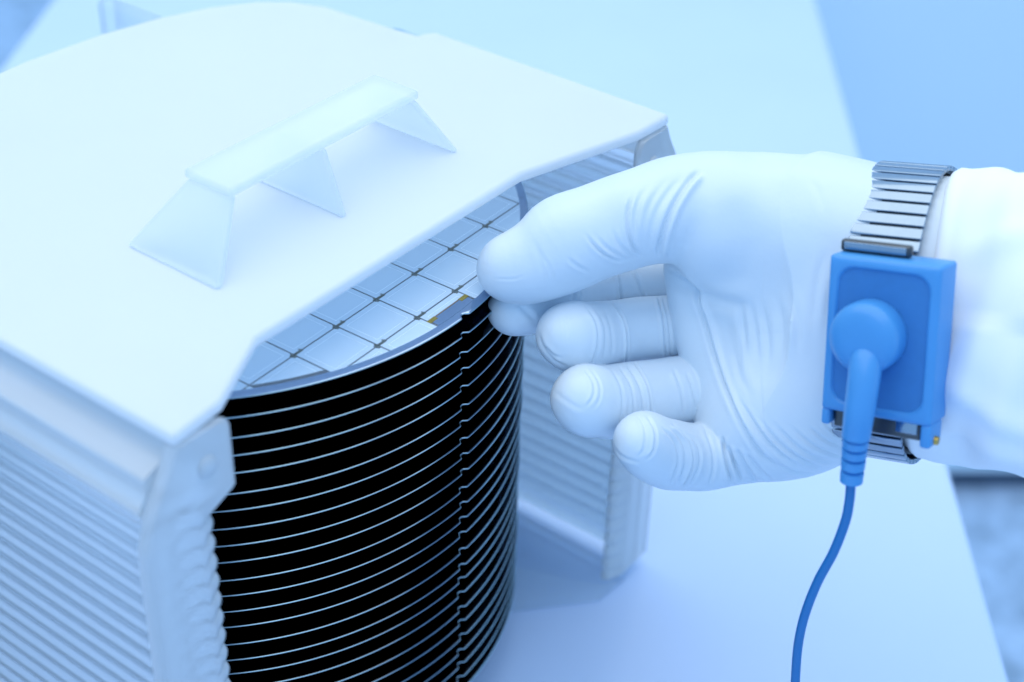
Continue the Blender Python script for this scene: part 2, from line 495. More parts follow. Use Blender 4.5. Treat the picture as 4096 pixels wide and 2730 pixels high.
# die grid in the wafer plane
GA = math.radians(1.3336); U0, V0, DA, DB = -59.363, -75.050, 17.296, 14.888
gx = np.array([math.cos(GA), math.sin(GA)]); gy = np.array([-math.sin(GA), math.cos(GA)])
def clip_circle(poly, R, n=180):
    for i in range(n):
        a = 2 * math.pi * i / n
        nx, ny = math.cos(a), math.sin(a)
        out = []
        for j in range(len(poly)):
            p, q_ = poly[j], poly[(j + 1) % len(poly)]
            dp, dq = p[0] * nx + p[1] * ny - R, q_[0] * nx + q_[1] * ny - R
            if dp <= 0: out.append(p)
            if (dp < 0 < dq) or (dq < 0 < dp):
                t = dp / (dp - dq); out.append((p[0] + t * (q_[0] - p[0]), p[1] + t * (q_[1] - p[1])))
        poly = out
        if len(poly) < 3: return []
    return poly
def g2w(u, v_): return tuple(gx * u + gy * v_)
def slab(name, poly, z0, z1, mat, parent, uvc=None):
    # drop doubled points
    pp = [p for i, p in enumerate(poly) if math.hypot(p[0] - poly[i - 1][0], p[1] - poly[i - 1][1]) > 0.02]
    if len(pp) < 3: return None
    v, f = prism(pp, z0, z1)
    me = bpy.data.meshes.new(name)
    me.from_pydata([(a * MM, b_ * MM, c * MM) for a, b_, c in v], [], f)
    if uvc is not None:
        ul = me.uv_layers.new(name="UVMap")
        for lp in me.loops:
            x, y, _ = v[lp.vertex_index]
            ul.data[lp.index].uv = (gx[0] * x + gx[1] * y - uvc[0], gy[0] * x + gy[1] * y - uvc[1])
    me.materials.append(mat)
    o = bpy.data.objects.new(name, me); COL.objects.link(o); o.parent = parent
    return o
RD = 97.3
street = clip_circle([(-120, -120), (120, -120), (120, 120), (-120, 120)], RD - 0.25)
slab("street_layer", street, 0.362, 0.385, M['street'], top)
for i in range(-3, 11):
    for j in range(-2, 13):
        ulo, vlo = U0 + i * DA, V0 + j * DB
        g = 0.27
        vmin = vlo + g
        if j == -2 and i == 3:                    # cut short: bare silicon beyond its gold pads
            vmin = vlo + DB - 3.3
        quad = [g2w(ulo + g, vmin), g2w(ulo + DA - g, vmin), g2w(ulo + DA - g, vlo + DB - g), g2w(ulo + g, vlo + DB - g)]
        if j == -2 and i < 1: R_ = RD - 1.2
        elif j == -1 and i in (-1, 0): R_ = RD - 1.6 if i == 0 else RD
        else: R_ = RD
        pl = clip_circle(quad, R_)
        if len(pl) >= 3:
            slab("die", pl, 0.386, 0.43, M['die'], top, (ulo + DA / 2, vlo + DB / 2))
# bare silicon patch, gold pads and copper line at the short die
pu, pv = U0 + 3 * DA, V0 - DB
bare = clip_circle([g2w(pu + 0.6, pv - 12), g2w(pu + DA - 0.6, pv - 12), g2w(pu + DA - 0.6, pv - 3.75), g2w(pu + 0.6, pv - 3.75)], RD - 0.1)
slab("bare_patch", bare, 0.386, 0.41, M['silicon_top'], top)
for du in (-0.3, DA - 3.2):
    q_ = clip_circle([g2w(pu + du, pv - 4.7), g2w(pu + du + 3.4, pv - 4.7), g2w(pu + du + 3.4, pv - 3.2), g2w(pu + du, pv - 3.2)], RD)
    if len(q_) > 2: slab("gold_pad", q_, 0.39, 0.45, M['gold'], top)
q_ = clip_circle([g2w(pu + 0.5, pv - 3.75), g2w(pu + DA - 0.5, pv - 3.75), g2w(pu + DA - 0.5, pv - 3.4), g2w(pu + 0.5, pv - 3.4)], RD)
slab("copper_line", q_, 0.39, 0.44, M['copper'], top)
# test patterns where the streets cross
def mark_mesh():
    v, f = [], []
    for (x0, x1, y0, y1) in ((-0.2, 2.7, -0.42, 0.42), (-1.1, 0.1, -0.55, -0.15), (-1.1, 0.1, 0.15, 0.55), (-0.55, 0.05, -1.0, 0.95), (2.0, 2.5, 0.45, 0.85), (-0.9, -0.6, -1.05, -0.6)):
        a, b_ = boxv(x0, x1, y0, y1, 0.388, 0.445 + 0.002 * len(f) / 6)
        f += [tuple(i + len(v) for i in q_) for q_ in b_]; v += a
    me = bpy.data.meshes.new("test_pattern")
    me.from_pydata([(a * MM, b_ * MM, c * MM) for a, b_, c in v], [], f)
    me.materials.append(M['mark'])
    return me
mm_ = mark_mesh()
for i in range(-3, 12):
    for j in range(-1, 13):
        x, y = g2w(U0 + i * DA, V0 + j * DB)
        if math.hypot(x, y) < RD - 3.0:
            o = bpy.data.objects.new("test_pattern", mm_); COL.objects.link(o); o.parent = top
            o.location = (x * MM, y * MM, 0); o.rotation_euler = (0, 0, GA); o.scale = (1.2, 1.2, 1)

# ------------------------------------------------------------------ the gloved hand: a distance-field sculpt in camera-frame millimetres
H_ = 0.36
LO = np.array([-14.0, -52.0, -512.0]); HI = np.array([132.0, 66.0, -392.0])
NG = np.ceil((HI - LO) / H_).astype(int)
gx_ = [(LO[a] + H_ * np.arange(NG[a])).astype(np.float32) for a in range(3)]
F = np.full(tuple(NG), 40.0, np.float32)
PID = np.zeros(tuple(NG), np.int8)
def smin(a, b_, k):
    if k <= 0: return np.minimum(a, b_)
    h = np.clip(0.5 + 0.5 * (b_ - a) / k, 0, 1)
    return b_ * (1 - h) + a * h - k * h * (1 - h)
def box_of(P, R, pad):
    lo = np.min(P - R[:, None], 0) - pad; hi = np.max(P + R[:, None], 0) + pad
    i0 = np.clip(((lo - LO) / H_).astype(int), 0, NG - 1); i1 = np.clip(((hi - LO) / H_).astype(int) + 2, 1, NG)
    return tuple(slice(a, b_) for a, b_ in zip(i0, i1))
def coords(sl):
    return (gx_[0][sl[0]][:, None, None], gx_[1][sl[1]][None, :, None], gx_[2][sl[2]][None, None, :])
def chain(pts, k_in=1.5, sub=4, flat=None):
    """smooth tapered limb through (xs, ys, depth, radius_px); returns slices + field"""
    C4 = [np.array([*camp(x, y, d), smm(r, d)]) for x, y, d, r in pts]
    C4 = np.array(catmull(C4, sub)) if len(C4) > 1 else np.array(C4)
    P, R = C4[:, :3], C4[:, 3]
    sl = box_of(P, R, 7.0)
    X, Y, Z = coords(sl)
    out = None
    for i in range(max(1, len(P) - 1)):
        a = P[i]; b_ = P[min(i + 1, len(P) - 1)]; ab = b_ - a; L2 = max(float(ab @ ab), 1e-6)
        px, py, pz = X - a[0], Y - a[1], Z - a[2]
        t = np.clip((px * ab[0] + py * ab[1] + pz * ab[2]) / L2, 0, 1)
        d = np.sqrt((px - t * ab[0]) ** 2 + (py - t * ab[1]) ** 2 + (pz - t * ab[2]) ** 2) - (R[i] + t * (R[min(i + 1, len(R) - 1)] - R[i]))
        out = d if out is None else smin(out, d, k_in)
    return sl, out.astype(np.float32)
def ellipsoid(x, y, d, rx, ry, rz, yaw=0.0, roll=0.0):
    """radii in mm; yaw turns about the vertical, roll in the picture plane"""
    c = camp(x, y, d)
    sl = box_of(c[None, :], np.array([max(rx, ry, rz)]), 7.0)
    X, Y, Z = coords(sl)
    X, Y, Z = X - c[0], Y - c[1], Z - c[2]
    cr, sr = math.cos(roll), math.sin(roll)
    X, Y = X * cr + Y * sr, -X * sr + Y * cr
    cy, sy = math.cos(yaw), math.sin(yaw)
    X, Z = X * cy + Z * sy, -X * sy + Z * cy
    k0 = np.sqrt((X / rx) ** 2 + (Y / ry) ** 2 + (Z / rz) ** 2)
    k1 = np.sqrt((X / rx ** 2) ** 2 + (Y / ry ** 2) ** 2 + (Z / rz ** 2) ** 2) + 1e-6
    return sl, (k0 * (k0 - 1) / k1).astype(np.float32)
def add(part, slf, k):
    sl, fld = slf
    old = F[sl]
    PID[sl] = np.where(fld < old, part, PID[sl])
    F[sl] = smin(old, fld, k)

AL = math.radians(28)
AXIS = np.array([math.cos(AL), -0.13, math.sin(AL)]); AXIS /= np.linalg.norm(AXIS)
EUP = np.array([0.05, 1, 0]); EUP -= AXIS * (EUP @ AXIS); EUP /= np.linalg.norm(EUP)
EFR = np.cross(AXIS, EUP)
if EFR[2] < 0: EFR = -EFR
RINGC = camp(2118, 716, 433)
RA, RB = 39.4, 27.5
def wrist_field():
    sl = (slice(int((70 - LO[0]) / H_), NG[0]), slice(0, NG[1]), slice(0, NG[2]))
    X, Y, Z = coords(sl)
    X, Y, Z = X - RINGC[0], Y - RINGC[1], Z - RINGC[2]
    t = X * AXIS[0] + Y * AXIS[1] + Z * AXIS[2]
    u = X * EUP[0] + Y * EUP[1] + Z * EUP[2]
    w = X * EFR[0] + Y * EFR[1] + Z * EFR[2]
    a = RA - 1.4 + 0.0 * t; b_ = RB - 1.6
    q_ = (np.abs(u / a) ** 2.3 + np.abs(w / b_) ** 2.3) ** (1 / 2.3)
    d = (q_ - 1) * 30.0
    d = np.maximum(d, np.abs(t + 2) - 26.0)
    return sl, d.astype(np.float32)

# palm first (part 1): thenar, hypothenar, palm body, pad roll, wrist
add(1, wrist_field(), 0)
add(1, chain([(1925, 545, 438, 160), (1850, 520, 440, 158), (1730, 487, 443, 130), (1630, 478, 445, 120)]), 10)
add(1, ellipsoid(1745, 560, 446, 25, 21, 17, 0.35, -0.35), 8)
add(1, ellipsoid(1642, 497, 439.5, 16.6, 17.0, 13.5, 0.2, -0.25), 5)
add(1, chain([(1868, 918, 446, 152), (1840, 930, 446, 156), (1780, 950, 449, 152), (1725, 965, 453, 132)]), 10)
add(1, chain([(1930, 720, 443, 165), (1840, 730, 452, 165), (1700, 720, 460, 125)]), 10)
add(1, chain([(1760, 840, 456, 150), (1690, 850, 460, 100)]), 8)
add(1, chain([(1588, 615, 456, 64), (1605, 700, 456, 64), (1630, 790, 455, 70), (1682, 900, 454, 78), (1742, 1000, 453, 86)]), 3.5)
# thumb (part 2)
add(2, chain([(1640, 478, 444, 120), (1560, 480, 442, 116), (1470, 500, 440, 104), (1380, 528, 440, 100), (1304, 558, 440, 103),
              (1247, 594, 441, 88), (1195, 614, 441.5, 76), (1163, 622, 441.5, 62)], 2.5), 1.2)
# index (3), middle (4), ring (5), little finger (6)
add(3, chain([(1640, 640, 472, 60), (1530, 645, 474, 58), (1430, 651, 473, 60), (1345, 668, 468, 55), (1268, 695, 459, 54), (1210, 708, 454, 57), (1178, 711, 452, 57)], 1.5), 0.5)
add(4, chain([(1660, 750, 464, 74), (1540, 752, 464, 70), (1440, 760, 461, 71), (1370, 772, 455, 75), (1330, 776, 448, 78), (1308, 772, 443, 76)], 1.5), 0.5)
add(5, chain([(1700, 885, 458, 78), (1600, 893, 457, 74), (1500, 908, 453, 78), (1420, 922, 447, 80), (1370, 924, 440, 80), (1343, 917, 435, 77)], 1.5), 0.5)
add(6, chain([(1770, 1020, 452, 80), (1680, 1040, 450, 72), (1600, 1050, 447, 74), (1540, 1046, 441, 76), (1500, 1030, 434, 72), (1473, 1010, 428, 64)], 1.5), 0.6)

def surface_nets(F):
    s = F < 0
    nx, ny, nz = F.shape
    cnt = np.zeros((nx - 1, ny - 1, nz - 1), np.int8)
    for dx in (0, 1):
        for dy in (0, 1):
            for dz in (0, 1):
                cnt += s[dx:nx - 1 + dx, dy:ny - 1 + dy, dz:nz - 1 + dz]
    act = (cnt > 0) & (cnt < 8)
    I = np.argwhere(act)
    idx = np.full(act.shape, -1, np.int32); idx[act] = np.arange(len(I))
    acc = np.zeros((len(I), 3)); n = np.zeros(len(I))
    corners = [(a, b_, c) for a in (0, 1) for b_ in (0, 1) for c in (0, 1)]
    for a in corners:
        for ax in range(3):
            if a[ax] == 1: continue
            b_ = list(a); b_[ax] = 1
            fa = F[I[:, 0] + a[0], I[:, 1] + a[1], I[:, 2] + a[2]]; fb = F[I[:, 0] + b_[0], I[:, 1] + b_[1], I[:, 2] + b_[2]]
            cr = (fa < 0) != (fb < 0)
            t = np.where(cr, fa / np.where(cr, fa - fb, 1), 0)
            p = np.array(a, float)[None, :].repeat(len(I), 0); p[:, ax] += t
            acc[cr] += p[cr]; n[cr] += 1
    V = I + acc / n[:, None]
    faces = []
    for ax in range(3):
        o1, o2 = (ax + 1) % 3, (ax + 2) % 3
        sl0 = [slice(None)] * 3; sl1 = [slice(None)] * 3
        sl0[ax] = slice(0, -1); sl1[ax] = slice(1, None)
        ch = s[tuple(sl0)] != s[tuple(sl1)]
        E = np.argwhere(ch)
        ok = (E[:, o1] > 0) & (E[:, o2] > 0) & (E[:, o1] < F.shape[o1] - 1) & (E[:, o2] < F.shape[o2] - 1)
        E = E[ok]
        q_ = []
        for d1, d2 in ((-1, -1), (0, -1), (0, 0), (-1, 0)):
            c = E.copy(); c[:, o1] += d1; c[:, o2] += d2
            q_.append(idx[c[:, 0], c[:, 1], c[:, 2]])
        q_ = np.stack(q_, 1)
        neg = s[E[:, 0], E[:, 1], E[:, 2]]
        q_[~neg] = q_[~neg][:, ::-1]
        faces.append(q_)
    return V, np.concatenate(faces)
F[:, :, 0] = 5; F[:, :, -1] = 5; F[:, 0, :] = 5; F[:, -1, :] = 5; F[0] = 5; F[-1] = 5
V, Q = surface_nets(F)
def sample(G, V):
    i = np.clip(np.floor(V).astype(int), 0, NG - 2); t = V - i
    out = 0
    for a in (0, 1):
        for b_ in (0, 1):
            for c in (0, 1):
                w = (t[:, 0] if a else 1 - t[:, 0]) * (t[:, 1] if b_ else 1 - t[:, 1]) * (t[:, 2] if c else 1 - t[:, 2])
                out = out + w * G[i[:, 0] + a, i[:, 1] + b_, i[:, 2] + c]
    return out
NRM = np.stack([sample(F, V + e * 0.8) - sample(F, V - e * 0.8) for e in np.eye(3)], 1)
NRM /= np.linalg.norm(NRM, axis=1)[:, None] + 1e-9
vi = np.clip(np.round(V).astype(int), 0, NG - 1)
VP = PID[vi[:, 0], vi[:, 1], vi[:, 2]]
PW = V * H_ + LO
XS = (PW[:, 0] / -PW[:, 2] * FPX + 2048) / SP
YS = (-PW[:, 1] / -PW[:, 2] * FPX + 1365) / SP
FACE = np.clip((NRM * (-PW / np.linalg.norm(PW, axis=1)[:, None])).sum(1) * 3.0 + 0.3, 0, 1)
DISP = np.zeros(len(V))
def wrinkle(parts, pts, amp, w, side=0.0, taper=0.25):
    """latex crease along a line: a groove of depth amp (mm) and half-width w (px) with a soft raised lip on one side"""
    P = np.array(catmull([np.array(p, float) for p in pts], 6)) if len(pts) > 2 else np.array(pts, float)
    sel = np.isin(VP, parts) & (FACE > 0)
    m_ = 6 * w + 4
    sel &= (XS > P[:, 0].min() - m_) & (XS < P[:, 0].max() + m_) & (YS > P[:, 1].min() - m_) & (YS < P[:, 1].max() + m_)
    I = np.where(sel)[0]
    if len(I) == 0: return
    x, y = XS[I], YS[I]
    best = np.full(len(I), 1e9); sg = np.zeros(len(I)); tt = np.zeros(len(I))
    seg = np.diff(P, axis=0); Ls = np.hypot(seg[:, 0], seg[:, 1]); cum = np.concatenate([[0], np.cumsum(Ls)])
    for i in range(len(seg)):
        t = np.clip(((x - P[i, 0]) * seg[i, 0] + (y - P[i, 1]) * seg[i, 1]) / max(Ls[i] ** 2, 1e-6), 0, 1)
        dx, dy = x - P[i, 0] - t * seg[i, 0], y - P[i, 1] - t * seg[i, 1]
        d = np.hypot(dx, dy)
        u_ = d < best
        best = np.where(u_, d, best); sg = np.where(u_, np.sign(seg[i, 0] * dy - seg[i, 1] * dx), sg); tt = np.where(u_, (cum[i] + t * Ls[i]) / cum[-1], tt)
    env = np.clip(np.minimum(tt, 1 - tt) / max(taper, 1e-3), 0, 1); env = env * env * (3 - 2 * env)
    s_ = best * sg
    prof = -np.exp(-(s_ / w) ** 2) + 0.55 * np.exp(-((s_ - 2.1 * w) / (1.5 * w)) ** 2) * (1 + side) / 1.0 + 0.55 * np.exp(-((s_ + 2.1 * w) / (1.5 * w)) ** 2) * (1 - side)
    DISP[I] += amp * prof * env * FACE[I]

# thumb base fan
wrinkle([1, 2], [(1612, 388), (1578, 424), (1544, 480), (1522, 540), (1511, 598)], 1.08, 6, -.7, .12)
wrinkle([1, 2], [(1590, 392), (1545, 432), (1508, 490), (1494, 550), (1500, 598)], 0.55, 9, -.2, .3)
wrinkle([1, 2], [(1562, 392), (1518, 432), (1487, 490), (1477, 550), (1484, 598)], 0.4, 8, 0, .35)
wrinkle([1, 2], [(1455, 440), (1442, 490), (1444, 535), (1456, 570), (1478, 600)], 0.684, 4, -.2, .25)
wrinkle([1, 2], [(1500, 415), (1470, 460), (1459, 520), (1466, 575)], 0.396, 6, 0, .35)
wrinkle([1, 2], [(1340, 530), (1370, 570), (1406, 594), (1447, 603)], 0.432, 3.5, 0, .3)
wrinkle([1, 2], [(1365, 535), (1392, 568), (1430, 592), (1465, 600)], 0.288, 4, 0, .35)
wrinkle([1, 2], [(1405, 520), (1420, 558), (1445, 585), (1470, 598)], 0.288, 4, 0, .3)
wrinkle([1, 2], [(1300, 588), (1324, 610), (1360, 628)], 0.288, 4, 0, .4)
wrinkle([2], [(1125, 640), (1150, 642), (1185, 641), (1212, 628)], 0.115, 2.5, 0, .4)
wrinkle([2], [(1222, 545), (1240, 590), (1252, 650)], 0.144, 6, 0, .4)
wrinkle([2], [(1238, 575), (1264, 620), (1272, 665)], 0.115, 4, 0, .4)
# palm: fold at the finger pads, hollow and radiating pulls
wrinkle([1], [(1520, 612), (1560, 632), (1592, 655), (1604, 690), (1620, 742), (1645, 832), (1677, 915), (1710, 986), (1750, 1045), (1800, 1085)], 1.0, 5, -.5, .12)
wrinkle([1], [(1530, 620), (1590, 664), (1650, 690), (1712, 704), (1745, 712)], 1.0, 14, 0, .3)
wrinkle([1], [(1698, 676), (1708, 740), (1712, 820)], .7, 8, 0, .45)
wrinkle([1], [(1720, 672), (1735, 750), (1740, 840)], .5, 7, 0, .45)
wrinkle([1], [(1748, 676), (1764, 770), (1764, 860)], .45, 7, 0, .45)
wrinkle([1], [(1780, 660), (1798, 740), (1798, 840)], .35, 8, 0, .45)
wrinkle([1], [(1812, 650), (1832, 740), (1832, 840)], .3, 8, 0, .45)
wrinkle([1], [(1680, 780), (1700, 860), (1735, 930)], .3, 8, 0, .45)
wrinkle([1], [(1690, 905), (1740, 985), (1790, 1040), (1850, 1078)], .7, 4.5, .3, .3)
wrinkle([1], [(1735, 950), (1790, 1020), (1850, 1060), (1905, 1078)], .6, 4, .3, .35)
wrinkle([1], [(1770, 965), (1825, 1022), (1880, 1055), (1930, 1066)], .5, 4, 0, .35)
wrinkle([1], [(1810, 975), (1860, 1018), (1910, 1042), (1950, 1050)], .45, 3.5, 0, .35)
wrinkle([1], [(1850, 975), (1895, 1010), (1945, 1030)], .4, 3.5, 0, .35)
wrinkle([1], [(1885, 960), (1920, 995), (1965, 1010)], .35, 3.5, 0, .35)
wrinkle([1], [(1780, 1065), (1830, 1085), (1890, 1090)], .5, 3.5, 0, .35)
wrinkle([1, 6], [(1660, 1000), (1668, 1055), (1684, 1114)], .9, 4, .3, .15)
wrinkle([1, 6], [(1672, 1020), (1690, 1070), (1708, 1112)], .8, 4, 0, .2)
wrinkle([1, 6], [(1692, 1030), (1718, 1075), (1742, 1110)], .7, 4, 0, .2)
wrinkle([1, 6], [(1712, 1040), (1745, 1080), (1780, 1106)], .5, 4, 0, .2)
wrinkle([1], [(1850, 400), (1880, 440), (1890, 500)], .2, 8, 0, .45)
wrinkle([1], [(1925, 600), (1905, 700), (1895, 820)], .3, 9, 0, .45)
wrinkle([1], [(1900, 560), (1880, 640), (1868, 760)], .25, 8, 0, .45)
# index
wrinkle([3], [(1318, 640), (1331, 668), (1328, 708)], .6, 3, .4, .15)
wrinkle([3], [(1306, 648), (1318, 678), (1314, 708)], .4, 3, 0, .2)
wrinkle([3], [(1412, 600), (1424, 645), (1429, 700)], .6, 2.1, .4, .1)
wrinkle([3], [(1445, 595), (1462, 640), (1482, 695)], .5, 3, 0, .1)
wrinkle([3], [(1390, 690), (1402, 698), (1420, 700)], .3, 3, 0, .3)
wrinkle([3], [(1185, 692), (1212, 720), (1236, 742)], .5, 6, 0, .3)
# middle
wrinkle([4], [(1342, 700), (1371, 742), (1375, 795), (1357, 848)], .4, 3, .4, .2)
wrinkle([4], [(1402, 690), (1432, 735), (1441, 785), (1436, 836)], .6, 2.1, .4, .1)
wrinkle([4], [(1385, 700), (1403, 745), (1408, 790), (1402, 838)], .25, 3, 0, .3)
wrinkle([4], [(1365, 705), (1388, 745), (1392, 790), (1384, 842)], .2, 3, 0, .3)
wrinkle([4], [(1513, 680), (1525, 745), (1530, 822)], .6, 3, .4, .08)
wrinkle([4], [(1522, 680), (1536, 745), (1541, 822)], .4, 3, 0, .08)
wrinkle([4], [(1238, 762), (1250, 800), (1278, 832), (1310, 845)], 0.36, 4, -.3, .25)
wrinkle([4], [(1248, 790), (1272, 816), (1298, 826)], 0.3, 3.5, 0, .35)
wrinkle([4], [(1284, 715), (1300, 745), (1304, 790)], .16, 4, 0, .4)
# ring
wrinkle([5], [(1338, 842), (1362, 876), (1364, 908), (1345, 940)], 0.3, 3, .4, .2)
wrinkle([5], [(1352, 842), (1377, 880), (1378, 915), (1360, 945)], 0.21, 3, 0, .25)
wrinkle([5], [(1268, 895), (1296, 918), (1325, 936), (1350, 942)], .12, 5, .3, .25)
wrinkle([5], [(1400, 842), (1425, 885), (1432, 930), (1425, 985)], .3, 3, 0, .25)
wrinkle([5], [(1420, 838), (1448, 885), (1456, 935), (1450, 985)], .35, 3, 0, .2)
wrinkle([5], [(1438, 834), (1468, 885), (1478, 935), (1474, 985)], .4, 3, 0, .15)
wrinkle([5], [(1453, 828), (1484, 880), (1495, 930), (1493, 975)], .65, 2.1, .4, .12)
wrinkle([5], [(1545, 840), (1566, 895), (1572, 960)], .35, 3.5, 0, .2)
wrinkle([5], [(1575, 850), (1592, 895), (1604, 960)], .4, 3.5, 0, .2)
# little finger
wrinkle([6], [(1462, 946), (1482, 985), (1480, 1030), (1462, 1054)], 0.33, 3, .4, .2)
wrinkle([6], [(1484, 950), (1506, 990), (1503, 1035), (1480, 1062)], .55, 3, .4, .2)
wrinkle([6], [(1406, 1022), (1424, 1045), (1452, 1058), (1475, 1062)], 0.33, 3.5, .3, .25)
wrinkle([6], [(1518, 978), (1552, 1018), (1558, 1065), (1540, 1118)], .45, 3, 0, .15)
wrinkle([6], [(1532, 974), (1568, 1018), (1574, 1068), (1556, 1122)], .35, 3, 0, .2)
wrinkle([6], [(1542, 972), (1582, 1018), (1590, 1070), (1570, 1124)], .7, 2.1, .4, .1)
wrinkle([6], [(1560, 985), (1600, 1022), (1606, 1070), (1585, 1124)], .35, 3, 0, .2)
wrinkle([6], [(1618, 975), (1636, 1030), (1640, 1075), (1630, 1118)], .4, 3.5, 0, .15)
# faint overall slackness of the glove film
for k in range(26):
    w1 = np.array([random.gauss(0, 1) for _ in range(3)]); w1 *= 2 * math.pi / random.uniform(9, 26) / np.linalg.norm(w1)
    DISP += 0.035 * np.sin(PW @ w1 + random.uniform(0, 6.28))
PW2 = PW + NRM * DISP[:, None]
WV = c2w(PW2)
hand_base = c2w(camp(2200, 760, 432))
person = empty("person", hand_base)
tag(person, "white gloved right hand pinching the top wafer, with a white sleeve at the wrist", "person")
me = bpy.data.meshes.new("glove")
co = (WV + np.array([0, 0, ZOFF])) * MM - np.array(person.location)
me.vertices.add(len(co)); me.vertices.foreach_set("co", co.astype(np.float32).ravel())
me.loops.add(len(Q) * 4); me.loops.foreach_set("vertex_index", Q.astype(np.int32).ravel())
me.polygons.add(len(Q)); me.polygons.foreach_set("loop_start", np.arange(0, len(Q) * 4, 4, dtype=np.int32))
me.update(calc_edges=True); me.validate()
me.polygons.foreach_set("use_smooth", np.ones(len(Q), bool))
glove = link("glove", me, M['glove'], person)
glove["label"] = "thin white glove creased at thumb base and finger joints"

# ------------------------------------------------------------------ sleeve
def ring_pt(theta, t, a, b_):
    c, s = math.cos(theta), math.sin(theta)
    e = 2 / 2.25
    return RINGC + AXIS * t + EUP * (a * math.copysign(abs(s) ** e, s)) + EFR * (b_ * math.copysign(abs(c) ** e, c))
NT, NA = 70, 150
rows = []
ts = [2.8, 3.4, 4.4, 6.0] + [7.4 + 1.0 * i for i in range(NT)]
for i, t in enumerate(ts):
    row = []
    for k in range(NA):
        th = 2 * math.pi * k / NA
        # the cuff edge leans back under the band and forward on the inner wrist
        tc = t + 1.2 * math.sin(th) + 2.0 * math.cos(th) + 0.9 * math.sin(3 * th + 1)
        g_ = max(0.0, t - 9) / 70.0
        a = RA + 1.2 + 1.2 * (1 - math.exp(-max(0, t - 8) / 10)) - 3 * g_
        b_ = RB + 0.6 + 6.0 * (1 - math.exp(-max(0, t - 8) / 12)) + 6 * g_
        if i == 0: a -= 5; b_ -= 5
        if i == 1: a -= 3.4; b_ -= 3.4
        if i == 2: a -= 1.0; b_ -= 1.0
        amp = min(1.0, max(0, t - 6) / 14)
        fold = 1.5 * math.sin(3 * th + 0.10 * t + 0.6) * math.exp(-((th - 5.9) ** 2) / 2) + 1.3 * math.sin(th * 5 - 0.16 * t) * 0.6 + 0.9 * math.sin(0.23 * t + 2.2 * th + 1.0) + 0.7 * math.sin(0.41 * t - 3 * th) + 1.6 * math.exp(-((th - (6.05 - 0.012 * t)) / 0.10) ** 2) + 1.4 * math.exp(-((th - (0.25 + 0.010 * t)) / 0.12) ** 2) + 1.2 * math.exp(-((th - (5.55 - 0.006 * t)) / 0.12) ** 2)
        fold *= amp * 0.95
        row.append(c2w(ring_pt(th, tc, a + fold, b_ + fold)))
    rows.append(row)
v, f = loft(rows, False)
build("sleeve", v, f, M['sleeve'], person, True, 0, 2, 70)["label"] = "white cleanroom sleeve cuff"

# ------------------------------------------------------------------ wrist strap
strap = empty("wrist_strap", c2w(RINGC))
tag(strap, "metal link wrist strap with a blue plastic buckle round the gloved wrist", "wrist strap")
def link_mesh(name, th, mat, halfw, halfl, thick, lift=0.0, t0=0.0):
    t0 += -6.0
    p0 = ring_pt(th, t0, RA + lift, RB + lift); p1 = ring_pt(th + 0.01, t0, RA + lift, RB + lift)
    tang = (p1 - p0) / np.linalg.norm(p1 - p0)
    nor = np.cross(AXIS, tang); 
    if nor @ (p0 - RINGC) < 0: nor = -nor
    vv = []
    for k in (0, thick):
        for a, b_ in ((-halfw, -halfl), (halfw, -halfl), (halfw, halfl), (-halfw, halfl)):
            vv.append(c2w(p0 + AXIS * a + tang * b_ + nor * k))
    ff = [(3, 2, 1, 0), (4, 5, 6, 7), (0, 1, 5, 4), (1, 2, 6, 5), (2, 3, 7, 6), (3, 0, 4, 7)]
    return build(name, vv, ff, mat, strap, True, 0.26, 3, 40)
# equal arc steps over the top of the wrist and round underneath
thetas = np.linspace(0, 2 * math.pi, 1441)
pts = np.array([ring_pt(t, 0, RA, RB) for t in thetas]); arc = np.concatenate([[0], np.cumsum(np.linalg.norm(np.diff(pts, axis=0), axis=1))])
def th_at(s_): return float(np.interp(s_ % arc[-1], arc, thetas))
step = 3.55
s0 = float(np.interp(math.asin(0.36), thetas, arc))
s = s0
while s < arc[-1] * 0.92:
    link_mesh("link", th_at(s), M['steel'], 9.6, step / 2 - 0.25, 1.5, 1.8 * max(0.0, -math.sin(th_at(s))))
    s += step
# dark inner carrier under the links
loops = []
for k in range(96):
    th = 2 * math.pi * k / 96
    loops.append([c2w(ring_pt(th, a, RA + l_, RB + l_)) for a, l_ in ((-15.3, -0.6), (2.5, -0.6), (2.5, 0.55), (-15.3, 0.55))])
v, f = loft(loops + [loops[0]], False)
build("carrier", v, f, M['dark_steel'], strap, True, 0, 2, 40)

# buckle: its own axes in the camera frame
def rot_m(axis, a):
    return np.array(Matrix.Rotation(a, 3, Vector(axis)))
BR = rot_m((0, 0, 1), math.radians(-0.5)) @ rot_m((1, 0, 0), math.radians(14)) @ rot_m((0, 1, 0), math.radians(-34))
BC = camp(2021, 783, 397.0)
def bl(x, y, z): return c2w(BC + BR @ np.array([x, y, z]))
def rrect(hw, hh, r, z, n=10, oy=0.0):
    out = []
    for cx, cy, a0 in ((hw - r, hh - r, 0), (-hw + r, hh - r, 90), (-hw + r, -hh + r, 180), (hw - r, -hh + r, 270)):
        for k in range(n):
            a = math.radians(a0 + 90 * k / (n - 1))
            out.append(bl(cx + r * math.cos(a), cy + oy + r * math.sin(a), z))
    return out
BW, BH = 14.9, 20.8
loops = [rrect(BW, BH, 1.0, -11.0), rrect(BW, BH, 1.0, -1.0), rrect(BW - .3, BH - .3, 1.0, -0.35), rrect(BW - 1.0, BH - 1.0, 1.6, 0.0),
         rrect(BW - 2.0, BH - 2.0, 4.5, 0.25), rrect(BW - 2.5, BH - 2.5, 4.6, 0.1), rrect(BW - 2.9, BH - 2.9, 4.4, -0.7)]
v, f = loft(loops, False)
n_ = len(loops[0])
f.append(tuple(range(n_ - 1, -1, -1)))
